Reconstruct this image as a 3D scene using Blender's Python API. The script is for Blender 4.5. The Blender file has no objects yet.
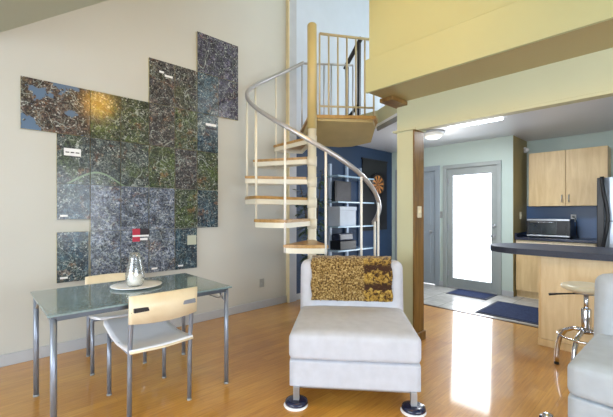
import bpy, bmesh, math, random
from mathutils import Vector, Matrix
random.seed(7)
S = bpy.context.scene
COL = S.collection
PI = math.pi
# ------------------------------------------------------------------ camera
ANG = math.radians(46.7)
FW = Vector((math.cos(ANG), math.sin(ANG), 0)); RT = Vector((math.sin(ANG), -math.cos(ANG), 0))
cam_d = bpy.data.cameras.new('camera'); cam = bpy.data.objects.new('camera', cam_d); COL.objects.link(cam)
cam_d.sensor_width = 36; cam_d.lens = 36 * 352 / 613
cam_d.shift_y = 4.5 / 613; cam_d.clip_start = 0.05
cam.location = (0, 0, 1.3); cam.rotation_euler = (PI / 2, 0, ANG - PI / 2)
S.camera = cam
# ------------------------------------------------------------------ world, light, exposure
S.view_settings.view_transform = 'Standard'; S.view_settings.look = 'None'
S.view_settings.gamma = 1; S.view_settings.use_curve_mapping = False
S.view_settings.exposure = 0.08
w = bpy.data.worlds.new('sky'); S.world = w; w.use_nodes = True
bg = w.node_tree.nodes['Background']; bg.inputs[0].default_value = (0.93, 0.96, 1.0, 1); bg.inputs[1].default_value = 4.5

def area(name, loc, direction, sx, sy, power, color, spread=180):
    l = bpy.data.lights.new(name, 'AREA'); l.shape = 'RECTANGLE'; l.size = sx; l.size_y = sy
    l.energy = power; l.color = color; l.spread = math.radians(spread)
    o = bpy.data.objects.new(name, l); COL.objects.link(o); o.location = loc
    o.rotation_euler = Vector(direction).to_track_quat('-Z', 'Y').to_euler()
    return o
# daylight through the windows and entry door, then two added upper fills
area('daylight_west', (-2.5, 1.4, 1.45), (1, 0, -0.05), 3.4, 1.9, 85, (0.84, 0.92, 1.0))
area('daylight_south', (0.6, -3.1, 1.45), (0, 1, -0.05), 4.2, 1.9, 120, (0.82, 0.91, 1.0))
area('daylight_entry', (5.98, 2.38, 1.1), (-1, 0, -0.1), 0.62, 1.6, 18, (0.92, 0.96, 1.0))
area('fill_upper_wall', (0.7, -3.05, 3.0), (0.25, 1, 0.1), 1.6, 0.9, 5, (0.9, 0.94, 1.0))  # added fill for the upper wall; the gable behind it has no opening
area('fill_loft', (6.8, 1.6, 4.0), (-1, 0.25, 0), 3.0, 1.4, 50, (0.84, 0.92, 1.0))  # added fill that brightens the loft wall from an unseen side

def W(lat, t, z=0.0):
    p = FW * t + RT * lat
    return Vector((p.x, p.y, z))

# ------------------------------------------------------------------ materials
def lin(c):
    return tuple((x / 255 / 12.92) if x / 255 <= 0.04045 else (((x / 255 + 0.055) / 1.055) ** 2.4) for x in c) + (1,)

class NT:
    def __init__(s, name):
        s.m = bpy.data.materials.new(name); s.m.use_nodes = True; s.t = s.m.node_tree
        s.b = s.t.nodes['Principled BSDF']
    def n(s, typ, **kw):
        nd = s.t.nodes.new(typ)
        for k, v in kw.items():
            if k.startswith('i_'):
                key = k[2:]; key = int(key) if key.isdigit() else key
                nd.inputs[key].default_value = v
            else: setattr(nd, k, v)
        return nd
    def l(s, a, b): s.t.links.new(a, b)
    def ramp(s, fac, stops, interp='LINEAR'):
        r = s.n('ShaderNodeValToRGB'); r.color_ramp.interpolation = interp
        e = r.color_ramp.elements
        while len(e) < len(stops): e.new(0.5)
        for k, (p, c) in enumerate(stops): e[k].position = p; e[k].color = c
        s.l(fac, r.inputs[0]); return r.outputs[0]
    def mix(s, fac, a, b, mode='MIX'):
        m = s.n('ShaderNodeMix', data_type='RGBA', blend_type=mode)
        for v, i in ((fac, 0), (a, 6), (b, 7)):
            if isinstance(v, (int, float, tuple)): m.inputs[i].default_value = v
            else: s.l(v, m.inputs[i])
        return m.outputs[2]
    def math(s, op, a, b=0.0):
        m = s.n('ShaderNodeMath', operation=op)
        for v, i in ((a, 0), (b, 1)):
            if isinstance(v, (int, float)): m.inputs[i].default_value = v
            else: s.l(v, m.inputs[i])
        return m.outputs[0]
    def pos(s, scale=(1, 1, 1), obj=True):
        tc = s.n('ShaderNodeTexCoord'); mp = s.n('ShaderNodeMapping'); mp.inputs['Scale'].default_value = scale
        if obj: s.l(tc.outputs['Object'], mp.inputs[0])
        else:
            g = s.n('ShaderNodeNewGeometry'); s.l(g.outputs['Position'], mp.inputs[0])
        return mp.outputs[0]
    def noise(s, vec, scale, detail=3, rough=0.5, out=0, dist=0.0):
        n = s.n('ShaderNodeTexNoise'); n.inputs['Scale'].default_value = scale; n.inputs['Detail'].default_value = detail
        n.inputs['Roughness'].default_value = rough; n.inputs['Distortion'].default_value = dist
        s.l(vec, n.inputs['Vector']); return n.outputs[out]
    def bump(s, h, strength=0.2, dist=0.01):
        b = s.n('ShaderNodeBump'); b.inputs['Strength'].default_value = strength; b.inputs['Distance'].default_value = dist
        s.l(h, b.inputs['Height']); s.l(b.outputs[0], s.b.inputs['Normal'])

MATS = {}
def plain(name, rgb, rough=0.5, metal=0.0, var=0.06, nscale=6, spec=0.5, bump=0.0, bscale=80, coat=0.0, trans=0.0):
    if name in MATS: return MATS[name]
    k = NT(name); c = lin(rgb)
    v = k.pos()
    f = k.noise(v, nscale, 3)
    d = tuple(x * (1 - var) for x in c[:3]) + (1,); h = tuple(min(1, x * (1 + var)) for x in c[:3]) + (1,)
    k.l(k.ramp(f, [(0.3, d), (0.7, h)]), k.b.inputs['Base Color'])
    k.b.inputs['Roughness'].default_value = rough; k.b.inputs['Metallic'].default_value = metal
    k.b.inputs['Specular IOR Level'].default_value = spec
    k.b.inputs['Coat Weight'].default_value = coat
    k.b.inputs['Transmission Weight'].default_value = trans
    if bump: k.bump(k.noise(v, bscale, 2), bump, 0.004)
    MATS[name] = k.m; return k.m

def wood(name, c1, c2, rough=0.4, scale=(12, 1.2, 1.2), spec=0.5, coat=0.0):
    k = NT(name); v = k.pos(scale, obj=False)
    f = k.noise(v, 2.2, 5, 0.6, dist=0.6)
    k.l(k.ramp(f, [(0.3, lin(c1)), (0.7, lin(c2))]), k.b.inputs['Base Color'])
    k.b.inputs['Roughness'].default_value = rough; k.b.inputs['Specular IOR Level'].default_value = spec
    k.b.inputs['Coat Weight'].default_value = coat
    k.bump(f, 0.08, 0.003)
    return k.m

def floor_wood():
    k = NT('honey_plank_floor'); v = k.pos((1, 1, 1), obj=False)
    br = k.n('ShaderNodeTexBrick', i_Scale=1.0); br.offset = 0.37; br.offset_frequency = 2
    br.inputs['Brick Width'].default_value = 1.15; br.inputs['Row Height'].default_value = 0.083
    br.inputs['Mortar Size'].default_value = 0.0012; br.inputs['Bias'].default_value = 0.0
    br.inputs['Color1'].default_value = lin((212, 158, 66)); br.inputs['Color2'].default_value = lin((170, 112, 40))
    br.inputs['Mortar'].default_value = lin((112, 72, 36)); k.l(v, br.inputs['Vector'])
    g = k.noise(k.pos((1.6, 22, 1), obj=False), 3.0, 5, 0.6, dist=0.4)
    c = k.mix(0.55, br.outputs['Color'], k.ramp(g, [(0.28, lin((146, 92, 30))), (0.72, lin((220, 168, 80)))]))
    big = k.noise(v, 1.3, 2)
    c = k.mix(0.25, c, k.ramp(big, [(0.35, lin((170, 104, 32))), (0.65, lin((218, 168, 80)))]))
    k.l(c, k.b.inputs['Base Color'])
    k.l(k.ramp(g, [(0.2, (0.34,) * 3 + (1,)), (0.8, (0.42,) * 3 + (1,))]), k.b.inputs['Roughness'])
    k.b.inputs['Coat Weight'].default_value = 1.0; k.b.inputs['Coat Roughness'].default_value = 0.07; k.b.inputs['Specular IOR Level'].default_value = 0.25
    k.bump(k.math('ADD', k.math('MULTIPLY', g, 0.3), k.math('SUBTRACT', 1.0, br.outputs['Fac'])), 0.05, 0.002)
    return k.m

def tile_mat():
    k = NT('pale_floor_tile'); v = k.pos((1, 1, 1), obj=False)
    br = k.n('ShaderNodeTexBrick', i_Scale=1.0); br.offset = 0.0
    br.inputs['Brick Width'].default_value = 0.33; br.inputs['Row Height'].default_value = 0.33
    br.inputs['Mortar Size'].default_value = 0.005
    br.inputs['Color1'].default_value = lin((176, 176, 172)); br.inputs['Color2'].default_value = lin((160, 160, 158))
    br.inputs['Mortar'].default_value = lin((118, 116, 112)); k.l(v, br.inputs['Vector'])
    c = k.mix(0.3, br.outputs['Color'], k.ramp(k.noise(v, 9, 4), [(0.3, lin((140, 140, 138))), (0.7, lin((196, 196, 190)))]))
    k.l(c, k.b.inputs['Base Color']); k.b.inputs['Roughness'].default_value = 0.25
    k.bump(k.math('SUBTRACT', 1.0, br.outputs['Fac']), 0.3, 0.003)
    return k.m

def map_mat(name, c_dark, c_mid, c_lite, river=0.0, water=0.0, seed=0.0, green=0.3):
    """aerial city map: fine streets, blocks, parks, river"""
    k = NT(name); v0 = k.pos((1, 1, 1), obj=False)
    mp = k.n('ShaderNodeMapping'); mp.inputs['Location'].default_value = (seed, 0, seed * 0.7); k.l(v0, mp.inputs[0]); v = mp.outputs[0]
    fine = k.noise(v, 40, 6, 0.85)
    med = k.noise(v, 11, 6, 0.75)
    c = k.ramp(fine, [(0.36, lin(c_dark)), (0.5, lin(c_mid)), (0.66, lin(c_lite))])
    c = k.mix(0.8, c, k.ramp(med, [(0.42, (0.05, 0.06, 0.09, 1)), (0.5, (0.34, 0.35, 0.39, 1)), (0.60, (1, 1, 1, 1))]), 'MULTIPLY')
    gm = k.ramp(k.noise(v, 4.2, 6, 0.65), [(0.50, (0, 0, 0, 1)), (0.60, (green,) * 3 + (1,))])
    c = k.mix(gm, c, k.ramp(fine, [(0.4, lin((14, 30, 18))), (0.62, lin((96, 118, 58)))]))
    br = k.ramp(k.noise(v, 9.1, 5, 0.7), [(0.57, (0, 0, 0, 1)), (0.66, (0.55,) * 3 + (1,))])
    c = k.mix(br, c, k.ramp(fine, [(0.4, lin((70, 40, 28))), (0.62, lin((170, 120, 84)))]))
    for sc_, wd, op, dist_ in ((20, 0.012, 0.32, 0.3), (8, 0.005, 0.6, 0.6), (3.2, 0.003, 0.9, 0.9)):
        nn = k.noise(v, sc_, 2, 0.5, dist=dist_)
        dd = k.math('ABSOLUTE', k.math('SUBTRACT', nn, 0.5))
        m_ = k.ramp(dd, [(0.0, (op,) * 3 + (1,)), (wd, (op * .5,) * 3 + (1,)), (wd * 2, (0, 0, 0, 1))])
        c = k.mix(m_, c, lin((166, 176, 172)))
    vb = k.n('ShaderNodeTexVoronoi', feature='F1', distance='CHEBYCHEV', i_Scale=90.0); k.l(v, vb.inputs['Vector'])
    sp = k.n('ShaderNodeSeparateColor'); k.l(vb.outputs['Color'], sp.inputs[0])
    c = k.mix(k.ramp(sp.outputs[0], [(0.95, (0, 0, 0, 1)), (0.97, (0.6,) * 3 + (1,))]), c, lin((196, 200, 196)))
    c = k.mix(k.ramp(sp.outputs[1], [(0.80, (0, 0, 0, 1)), (0.84, (0.7,) * 3 + (1,))]), c, lin((10, 16, 26)))
    sx = k.n('ShaderNodeSeparateXYZ'); k.l(v0, sx.inputs[0])
    if river:
        wob = k.math('MULTIPLY', k.math('SINE', k.math('MULTIPLY', sx.outputs[0], 9.0)), 0.075)
        d = k.math('ABSOLUTE', k.math('SUBTRACT', sx.outputs[2], k.math('ADD', wob, river)))
        rf = k.ramp(d, [(0.006, (0.8, 0.8, 0.8, 1)), (0.011, (0, 0, 0, 1))])
        c = k.mix(rf, c, lin((134, 158, 128)))
    if water:
        wf = k.ramp(k.noise(v0, 4.4, 5, 0.6), [(0.56, (0, 0, 0, 1)), (0.575, (1, 1, 1, 1))])
        c = k.mix(k.math('MULTIPLY', wf, water), c, lin((84, 108, 136)))
    k.l(c, k.b.inputs['Base Color'])
    k.b.inputs['Roughness'].default_value = 0.5; k.b.inputs['Specular IOR Level'].default_value = 0.2
    k.b.inputs['Coat Weight'].default_value = 0.65; k.b.inputs['Coat Roughness'].default_value = 0.15
    k.bump(fine, 0.05, 0.001)
    return k.m

def emit(name, rgb, st):
    k = NT(name); k.b.inputs['Base Color'].default_value = lin(rgb)
    k.b.inputs['Emission Color'].default_value = lin(rgb); k.b.inputs['Emission Strength'].default_value = st
    return k.m

def glass(name, rgb=(240, 248, 250), rough=0.02, mixf=0.82):
    k = NT(name); t = k.n('ShaderNodeBsdfTransparent'); t.inputs[0].default_value = lin(rgb)
    g = k.n('ShaderNodeBsdfGlossy'); g.inputs['Roughness'].default_value = rough; g.inputs[0].default_value = lin(rgb)
    fr = k.n('ShaderNodeFresnel'); fr.inputs[0].default_value = 1.5
    f2 = k.math('ADD', k.math('MULTIPLY', fr.outputs[0], 0.6), max(0.0, (1 - mixf) * 0.3))
    mx = k.n('ShaderNodeMixShader'); k.l(f2, mx.inputs[0]); k.l(t.outputs[0], mx.inputs[1]); k.l(g.outputs[0], mx.inputs[2])
    k.l(mx.outputs[0], k.t.nodes['Material Output'].inputs[0]); return k.m

M = dict(
    wall=plain('painted_wall', (188, 189, 183), 0.6, var=0.02, nscale=1.5, bump=0.12, bscale=160),
    wall_blue=plain('navy_painted_wall', (38, 62, 94), 0.5, var=0.06, nscale=2, bump=0.12, bscale=160),
    ceil=plain('ceiling_paint', (178, 184, 170), 0.7, var=0.02, nscale=2, bump=0.15, bscale=180),
    kceil=plain('under_loft_ceiling_paint', (218, 222, 230), 0.35, var=0.02, nscale=2, bump=0.1, bscale=120),
    olive=plain('warm_yellow_paint', (174, 178, 138), 0.55, var=0.03, nscale=1.5, bump=0.1, bscale=160),
    soffit=plain('soffit_paint', (164, 150, 106), 0.26, var=0.03, nscale=1.5, bump=0.05, bscale=160),
    sage=plain('pale_sage_paint', (190, 192, 160), 0.55, var=0.03, nscale=1.5, bump=0.1, bscale=160),
    mint=plain('pale_green_grey_paint', (186, 202, 196), 0.55, var=0.03, nscale=1.5, bump=0.1, bscale=160),
    tan=plain('tan_paint', (150, 136, 92), 0.55, var=0.04, nscale=2),
    base=plain('baseboard_paint', (176, 180, 186), 0.35, var=0.03),
    floor=floor_wood(), tile=tile_mat(),
    jamb=wood('brown_wood_jamb', (98, 72, 34), (140, 106, 54), 0.35, (8, 8, 1)),
    tread=wood('honey_wood_tread', (154, 118, 64), (188, 150, 92), 0.3, (3, 10, 1)),
    maple=wood('pale_maple', (212, 186, 140), (232, 210, 168), 0.4, (7, 7, 0.9)),
    maple_cab=wood('maple_cabinet_wood', (206, 176, 128), (226, 200, 152), 0.38, (7, 7, 0.9)),
    birch=wood('birch_plywood', (222, 206, 172), (238, 226, 198), 0.35, (2, 9, 2)),
    cream=plain('cream_steel', (222, 218, 200), 0.35, var=0.04),
    pole=plain('beige_painted_pole', (190, 172, 116), 0.4, var=0.05, nscale=3),
    beige=plain('beige_steel', (182, 170, 136), 0.4, var=0.05),
    white=plain('white_steel', (232, 232, 228), 0.35, var=0.03),
    steel=plain('brushed_steel', (176, 180, 186), 0.3, 0.75, var=0.08, nscale=12),
    rail=plain('grey_handrail_metal', (182, 182, 186), 0.28, 0.5, var=0.06),
    chrome=plain('chrome', (214, 216, 222), 0.1, 1.0, var=0.03),
    legd=plain('dark_steel_frame', (84, 92, 102), 0.35, 0.5, var=0.08),
    leg=plain('grey_steel_leg', (138, 146, 160), 0.32, 0.5, var=0.08, nscale=9),
    brass=plain('brass', (176, 160, 110), 0.3, 0.8),
    black=plain('black_plastic', (20, 21, 26), 0.35, var=0.2),
    blackwood=plain('black_painted_wood', (26, 24, 28), 0.4, var=0.2),
    navy=plain('dark_navy_cup', (24, 32, 62), 0.22, var=0.15, coat=0.4),
    fabric=plain('off_white_upholstery', (194, 197, 206), 0.9, var=0.05, nscale=14, spec=0.2, bump=0.35, bscale=420),
    fabric2=plain('cool_grey_white_upholstery', (186, 196, 206), 0.9, var=0.05, nscale=14, spec=0.2, bump=0.35, bscale=420),
    seatw=plain('white_seat_laminate', (240, 242, 248), 0.3, var=0.03),
    tabletop=plain('grey_green_tinted_glass', (116, 138, 142), 0.12, var=0.14, nscale=60, spec=0.6, coat=0.5),
    counter=plain('dark_slate_laminate', (54, 60, 76), 0.5, var=0.12, nscale=60, spec=0.35),
    counter2=plain('dark_navy_counter', (40, 46, 66), 0.2, var=0.12, nscale=50),
    splash=plain('blue_backsplash', (66, 98, 142), 0.35, var=0.06, nscale=5),
    doorp=plain('grey_door_paint', (156, 164, 164), 0.4, var=0.03),
    doorc=plain('blue_grey_closet_door_paint', (150, 162, 172), 0.42, var=0.03),
    mat_=plain('navy_door_mat', (46, 56, 84), 0.95, var=0.2, nscale=40, spec=0.1, bump=0.6, bscale=300),
    mat2=plain('mat_border', (28, 36, 60), 0.8, var=0.15, nscale=40),
    ss=plain('stainless_fridge', (186, 198, 212), 0.3, 0.6, var=0.04),
    ivory=plain('ivory_plastic', (222, 214, 186), 0.4, var=0.02),
    whitep=plain('white_plastic', (232, 234, 236), 0.35, var=0.02),
    greyp=plain('grey_plastic', (150, 154, 152), 0.45, var=0.04),
    porcelain=plain('white_ceramic', (244, 245, 246), 0.4, var=0.01),
    wax=plain('white_wax', (238, 236, 230), 0.5, var=0.02),
    leafd=plain('dark_leaf', (50, 72, 50), 0.28, var=0.5, nscale=12),
    stem=plain('plant_stem', (70, 56, 40), 0.8, var=0.2),
    soil=plain('potting_soil', (40, 30, 24), 0.95, var=0.3, nscale=60),
    paper=plain('white_paper', (226, 228, 230), 0.7, var=0.03),
    red=plain('red_print', (176, 34, 62), 0.45, var=0.05),
    darkprint=plain('dark_print', (34, 26, 36), 0.45, var=0.1),
    board_edge=plain('cream_board_edge', (206, 196, 150), 0.6),
    glassM=glass('clear_glass', (254, 255, 255), 0.14, 0.85), paneM=glass('window_glass', (250, 252, 255), 0.01, 0.94),
    shelfg=plain('frosted_blue_shelf_glass', (150, 180, 205), 0.2, var=0.05, coat=0.4),
    upr=plain('pale_blue_upright_metal', (170, 186, 208), 0.35, 0.2, var=0.04),
    tube=emit('fluorescent_tube', (236, 244, 255), 7.0),
    dome=plain('frosted_glass_shade', (232, 234, 230), 0.25, var=0.02, coat=0.4),
    lampshade=emit('warm_lamp_globe', (255, 190, 66), 26.0),
    dark_screen=plain('dark_glass_window', (18, 34, 46), 0.2, var=0.3, nscale=30, coat=0.5),
    darkpic=plain('dark_picture', (34, 30, 38), 0.4, var=0.5, nscale=18),
)

# ------------------------------------------------------------------ mesh helpers
class MB:
    def __init__(s): s.bm = bmesh.new()
    def _xf(s, vs, mat):
        if mat is not None: bmesh.ops.transform(s.bm, matrix=mat, verts=vs)
    def box(s, x0, x1, y0, y1, z0, z1, bev=0.0, mat=None, seg=2):
        r = bmesh.ops.create_cube(s.bm, size=1.0); vs = r['verts']
        for v in vs: v.co = Vector(((x0 + x1) / 2 + v.co.x * (x1 - x0), (y0 + y1) / 2 + v.co.y * (y1 - y0), (z0 + z1) / 2 + v.co.z * (z1 - z0)))
        if bev:
            es = list({e for v in vs for e in v.link_edges})
            b = bmesh.ops.bevel(s.bm, geom=es, offset=bev, segments=seg, affect='EDGES', profile=0.5, clamp_overlap=True)
            vs = list({v for f in b['faces'] for v in f.verts} | {v for v in vs if v.is_valid})
        s._xf(vs, mat); return s
    def soft(s, x0, x1, y0, y1, z0, z1, r, crown=0.0, n=14, mat=None, cax=2):
        """rounded upholstery block with a crowned face"""
        t = bmesh.new(); bmesh.ops.create_cube(t, size=2.0)
        bmesh.ops.subdivide_edges(t, edges=t.edges[:], cuts=n, use_grid_fill=True)
        h = Vector(((x1 - x0) / 2, (y1 - y0) / 2, (z1 - z0) / 2)); c = Vector(((x0 + x1) / 2, (y0 + y1) / 2, (z0 + z1) / 2))
        for v in t.verts:
            # denser sampling near the edges
            q = Vector([math.copysign(abs(a) ** 0.72, a) if abs(a) < 1 else a for a in v.co])
            p = Vector((q.x * h.x, q.y * h.y, q.z * h.z))
            inn = Vector([max(-h[i] + r, min(h[i] - r, p[i])) for i in range(3)])
            d = p - inn
            if d.length > 1e-9: p = inn + d.normalized() * r
            u = [p[i] / h[i] for i in range(3)]
            a, b = [i for i in range(3) if i != cax]
            if u[cax] > 0.3: p[cax] += crown * (1 - u[a] ** 4) * (1 - u[b] ** 4)
            v.co = c + p
        for f in t.faces: f.smooth = True
        me = bpy.data.meshes.new('t'); t.to_mesh(me); t.free()
        k = len(s.bm.verts); s.bm.from_mesh(me); bpy.data.meshes.remove(me); s.bm.verts.ensure_lookup_table()
        s._xf(s.bm.verts[k:], mat); return s
    def tube(s, pts, r, n=12, cap=True):
        pts = [Vector(p) for p in pts]; rings = []
        up = Vector((0, 0, 1)); prev = None
        for i, p in enumerate(pts):
            d = ((pts[min(i + 1, len(pts) - 1)] - p).normalized() if i == 0 else (p - pts[i - 1]).normalized())
            if 0 < i < len(pts) - 1: d = ((pts[i + 1] - p).normalized() + d).normalized()
            a = prev if prev is not None else (Vector((1, 0, 0)) if abs(d.z) > 0.9 else up)
            x = (a - d * a.dot(d)).normalized(); y = d.cross(x); prev = x
            rr = r[i] if isinstance(r, (list, tuple)) else r
            rings.append([s.bm.verts.new(p + (x * math.cos(2 * PI * k / n) + y * math.sin(2 * PI * k / n)) * rr) for k in range(n)])
        for a, b in zip(rings, rings[1:]):
            for k in range(n):
                f = s.bm.faces.new((a[k], a[(k + 1) % n], b[(k + 1) % n], b[k])); f.smooth = True
        if cap: s.bm.faces.new(rings[0][::-1]); s.bm.faces.new(rings[-1])
        return s
    def lathe(s, prof, c=(0, 0, 0), n=32):
        rings = []
        for r, z in prof:
            if r < 1e-6: rings.append([s.bm.verts.new((c[0], c[1], c[2] + z))])
            else: rings.append([s.bm.verts.new((c[0] + r * math.cos(2 * PI * k / n), c[1] + r * math.sin(2 * PI * k / n), c[2] + z)) for k in range(n)])
        for a, b in zip(rings, rings[1:]):
            for k in range(n):
                if len(a) == 1 and len(b) == 1: continue
                if len(a) == 1: vs = (a[0], b[(k + 1) % n], b[k])
                elif len(b) == 1: vs = (a[k], a[(k + 1) % n], b[0])
                else: vs = (a[k], a[(k + 1) % n], b[(k + 1) % n], b[k])
                f = s.bm.faces.new(vs); f.smooth = True
        return s
    def prism(s, poly, z0, z1, mat=None, bev=0.0):
        lo = [s.bm.verts.new((p[0], p[1], z0)) for p in poly]; hi = [s.bm.verts.new((p[0], p[1], z1)) for p in poly]
        fs = [s.bm.faces.new(lo[::-1]), s.bm.faces.new(hi)]
        for k in range(len(poly)):
            j = (k + 1) % len(poly); fs.append(s.bm.faces.new((lo[k], lo[j], hi[j], hi[k])))
        vs = lo + hi
        if bev:
            es = list({e for v in vs for e in v.link_edges})
            b = bmesh.ops.bevel(s.bm, geom=es, offset=bev, segments=2, affect='EDGES', clamp_overlap=True)
            vs = list({v for f in b['faces'] for v in f.verts} | {v for v in vs if v.is_valid})
        s._xf(vs, mat); return s
    def build(s, name, mat, parent=None, loc=None):
        bmesh.ops.recalc_face_normals(s.bm, faces=s.bm.faces[:])
        me = bpy.data.meshes.new(name); s.bm.to_mesh(me); s.bm.free()
        o = bpy.data.objects.new(name, me); COL.objects.link(o)
        me.materials.append(M[mat] if isinstance(mat, str) else mat)
        if parent is not None: o.parent = parent
        if loc is not None: o.location = loc
        return o
def tag(o, label, cat, group=None, kind=None):
    o['label'] = label; o['category'] = cat
    if group: o['group'] = group
    if kind: o['kind'] = kind
    return o
def thing(name, label, cat, loc=(0, 0, 0), rz=0.0, group=None):
    o = bpy.data.objects.new(name, None); COL.objects.link(o); o.empty_display_size = 0.1
    o.location = loc; o.rotation_euler = (0, 0, rz); return tag(o, label, cat, group)
def struct(name, mb, mat, parent=None):
    o = mb.build(name, mat, parent)
    if parent is None: o['kind'] = 'structure'
    return o
def rebase(o, p):
    """put the origin of a world-space mesh at p"""
    p = Vector(p); o.data.transform(Matrix.Translation(-p)); o.location = p; return o
def RZ(a): return Matrix.Rotation(a, 4, 'Z')
def T(x, y, z): return Matrix.Translation((x, y, z))

WY = 3.94
def vault(x): return min(5.34, 2.82 + 0.75 * (x - 0.154))
# ------------------------------------------------------------------ SETTING
struct('floor', MB().box(-2.7, 4.66, -3.4, 4.1, -0.1, 0.0), 'floor')
struct('floor_tile', MB().box(4.66, 6.95, -3.4, 4.1, -0.1, 0.0), 'tile')
struct('trim_1', MB().box(4.63, 4.68, -3.2, WY, 0.0, 0.006, 0.002), plain('dark_transition_strip', (84, 72, 62), 0.4))
def wall_poly(name, pts, y0, y1, mat):      # polygon in X,Z extruded in Y
    m = Matrix.Rotation(PI / 2, 4, 'X')
    mb = MB(); mb.prism([(x, z) for x, z in pts], -y1, -y0, mat=m); return struct(name, mb, mat)
xk = 0.154 + (5.34 - 2.82) / 0.75
wall_poly('wall_left', [(-2.7, 0), (3.40, 0), (3.40, 5.3), (xk, 5.34), (-0.01, 2.70), (-2.7, 2.70)], WY, WY + 0.12, 'wall')
wall_poly('wall_left_loft', [(3.40, 2.5), (6.95, 2.5), (6.95, 5.34), (3.40, 5.34)], WY, WY + 0.12, plain('loft_wall_paint', (198, 208, 224), 0.6, var=0.02, bump=0.12, bscale=160))
wall_poly('wall_left_under_loft', [(3.40, 0), (6.17, 0), (6.17, 2.5), (3.40, 2.5)], WY, WY + 0.12, 'wall_blue')
struct('trim_2', MB().box(3.31, 3.46, 3.885, WY, 0, 5.3, 0.004), plain('dim_pilaster_face_grey', (178, 182, 190), 0.5))  # grey-blue carries the weaker light on the pilaster's front face
struct('trim_3', MB().box(3.303, 3.32, 3.878, WY, 0, 5.3, 0.003), plain('lit_pilaster_side_cream', (216, 204, 168), 0.45))  # cream strip puts the lit tone of the pilaster's side into colour
# sloping ceiling + flat parts
mb = MB(); mb.prism([(-0.01, 2.70), (xk, 5.34), (6.95, 5.34), (6.95, 5.46), (xk - 0.05, 5.46), (-0.08, 2.82)], 3.4, -4.06, mat=Matrix.Rotation(PI / 2, 4, 'X'))
struct('ceiling', mb, 'ceil')
struct('ceiling_low', MB().box(-2.7, -0.03, -3.4, 4.06, 2.70, 2.82), 'ceil')
# door wall (X 6.05) with openings for the entry door and the closet door
DW0, DW1 = 6.05, 6.17
e0, e1 = 1.965, 2.84; DH = 2.10; c0, c1 = 2.99, 3.80
mb = MB()
mb.box(DW0, DW1, 1.77, e0, 0, 2.5); mb.box(DW0, DW1, e0, e1, DH, 2.5); mb.box(DW0, DW1, e1, c0, 0, 2.5)
mb.box(DW0, DW1, c0, c1, DH, 2.5); mb.box(DW0, DW1, c1, WY, 0, 2.5)
struct('wall_entry', mb, 'mint')
struct('wall_entry_return', MB().box(DW0 + 0.005, 6.87, 1.765, 1.90, 0, 2.5), 'tan')
struct('wall_kitchen', MB().box(6.75, 6.87, -3.4, 1.765, 0, 2.5), 'mint')
struct('wall_loft_far', MB().box(6.95, 7.05, -3.4, 0.1, 2.5, 5.34).box(6.95, 7.05, 3.1, 4.06, 2.5, 5.34).box(6.95, 7.05, 0.1, 3.1, 2.5, 3.3).box(6.95, 7.05, 0.1, 3.1, 4.7, 5.34), 'wall')
wo = struct('window_5', MB().box(6.97, 7.02, 0.1, 0.16, 3.3, 4.7).box(6.97, 7.02, 3.04, 3.1, 3.3, 4.7).box(6.97, 7.02, 0.16, 3.04, 3.3, 3.36).box(6.97, 7.02, 0.16, 3.04, 4.64, 4.7).box(6.97, 7.02, 1.57, 1.63, 3.36, 4.64), 'whitep')  # unseen window added so that light reaches the loft wall
MB().box(6.99, 7.0, 0.16, 3.04, 3.36, 4.64).build('pane', 'paneM', wo)
# right wall with windows, back wall with windows
def window_wall(name, axis, pos0, pos1, a0, a1, z1, wins, mat='wall'):
    mb = MB()
    def bx(u0, u1, za, zb):
        if axis == 'x': mb.box(pos0, pos1, u0, u1, za, zb)
        else: mb.box(u0, u1, pos0, pos1, za, zb)
    cur = a0
    for (u0, u1, za, zb) in wins:
        bx(cur, u0, 0, z1); bx(u0, u1, 0, za); bx(u0, u1, zb, z1); cur = u1
    bx(cur, a1, 0, z1)
    return struct(name, mb, mat)
winb = [(-0.3, 1.3, 0.45, 2.4), (1.5, 3.1, 0.45, 2.4)]
winr = [(-1.5, 0.5, 0.45, 2.4), (0.7, 2.7, 0.45, 2.4)]
window_wall('wall_back', 'x', -2.7, -2.6, -3.4, 4.06, 2.70, winb)
window_wall('wall_right', 'y', -3.4, -3.28, -2.7, 2.72, 2.70, winr)
wall_poly('wall_right_gable', [(-0.01, 2.70), (2.9, 2.70), (2.9, 4.88)], -3.4, -3.28, 'wall')
struct('wall_right_kitchen', MB().box(2.72, 6.87, -3.4, -3.28, 0, 2.5), 'mint')
n = 1
for (axis, wins) in (('x', winb), ('y', winr)):
    for (u0, u1, za, zb) in wins:
        f = MB(); g = MB()
        for (a, b, c, d) in ((u0, u0 + 0.06, za, zb), (u1 - 0.06, u1, za, zb), (u0, u1, za, za + 0.06), (u0, u1, zb - 0.06, zb), ((u0 + u1) / 2 - 0.025, (u0 + u1) / 2 + 0.025, za, zb)):
            if axis == 'x': f.box(-2.68, -2.62, a, b, c, d)
            else: f.box(a, b, -3.37, -3.31, c, d)
        if axis == 'x': g.box(-2.655, -2.645, u0, u1, za, zb)
        else: g.box(u0, u1, -3.345, -3.335, za, zb)
        wo = struct('window_%d' % n, f, 'whitep'); g.build('pane', 'paneM', wo); n += 1

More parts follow.
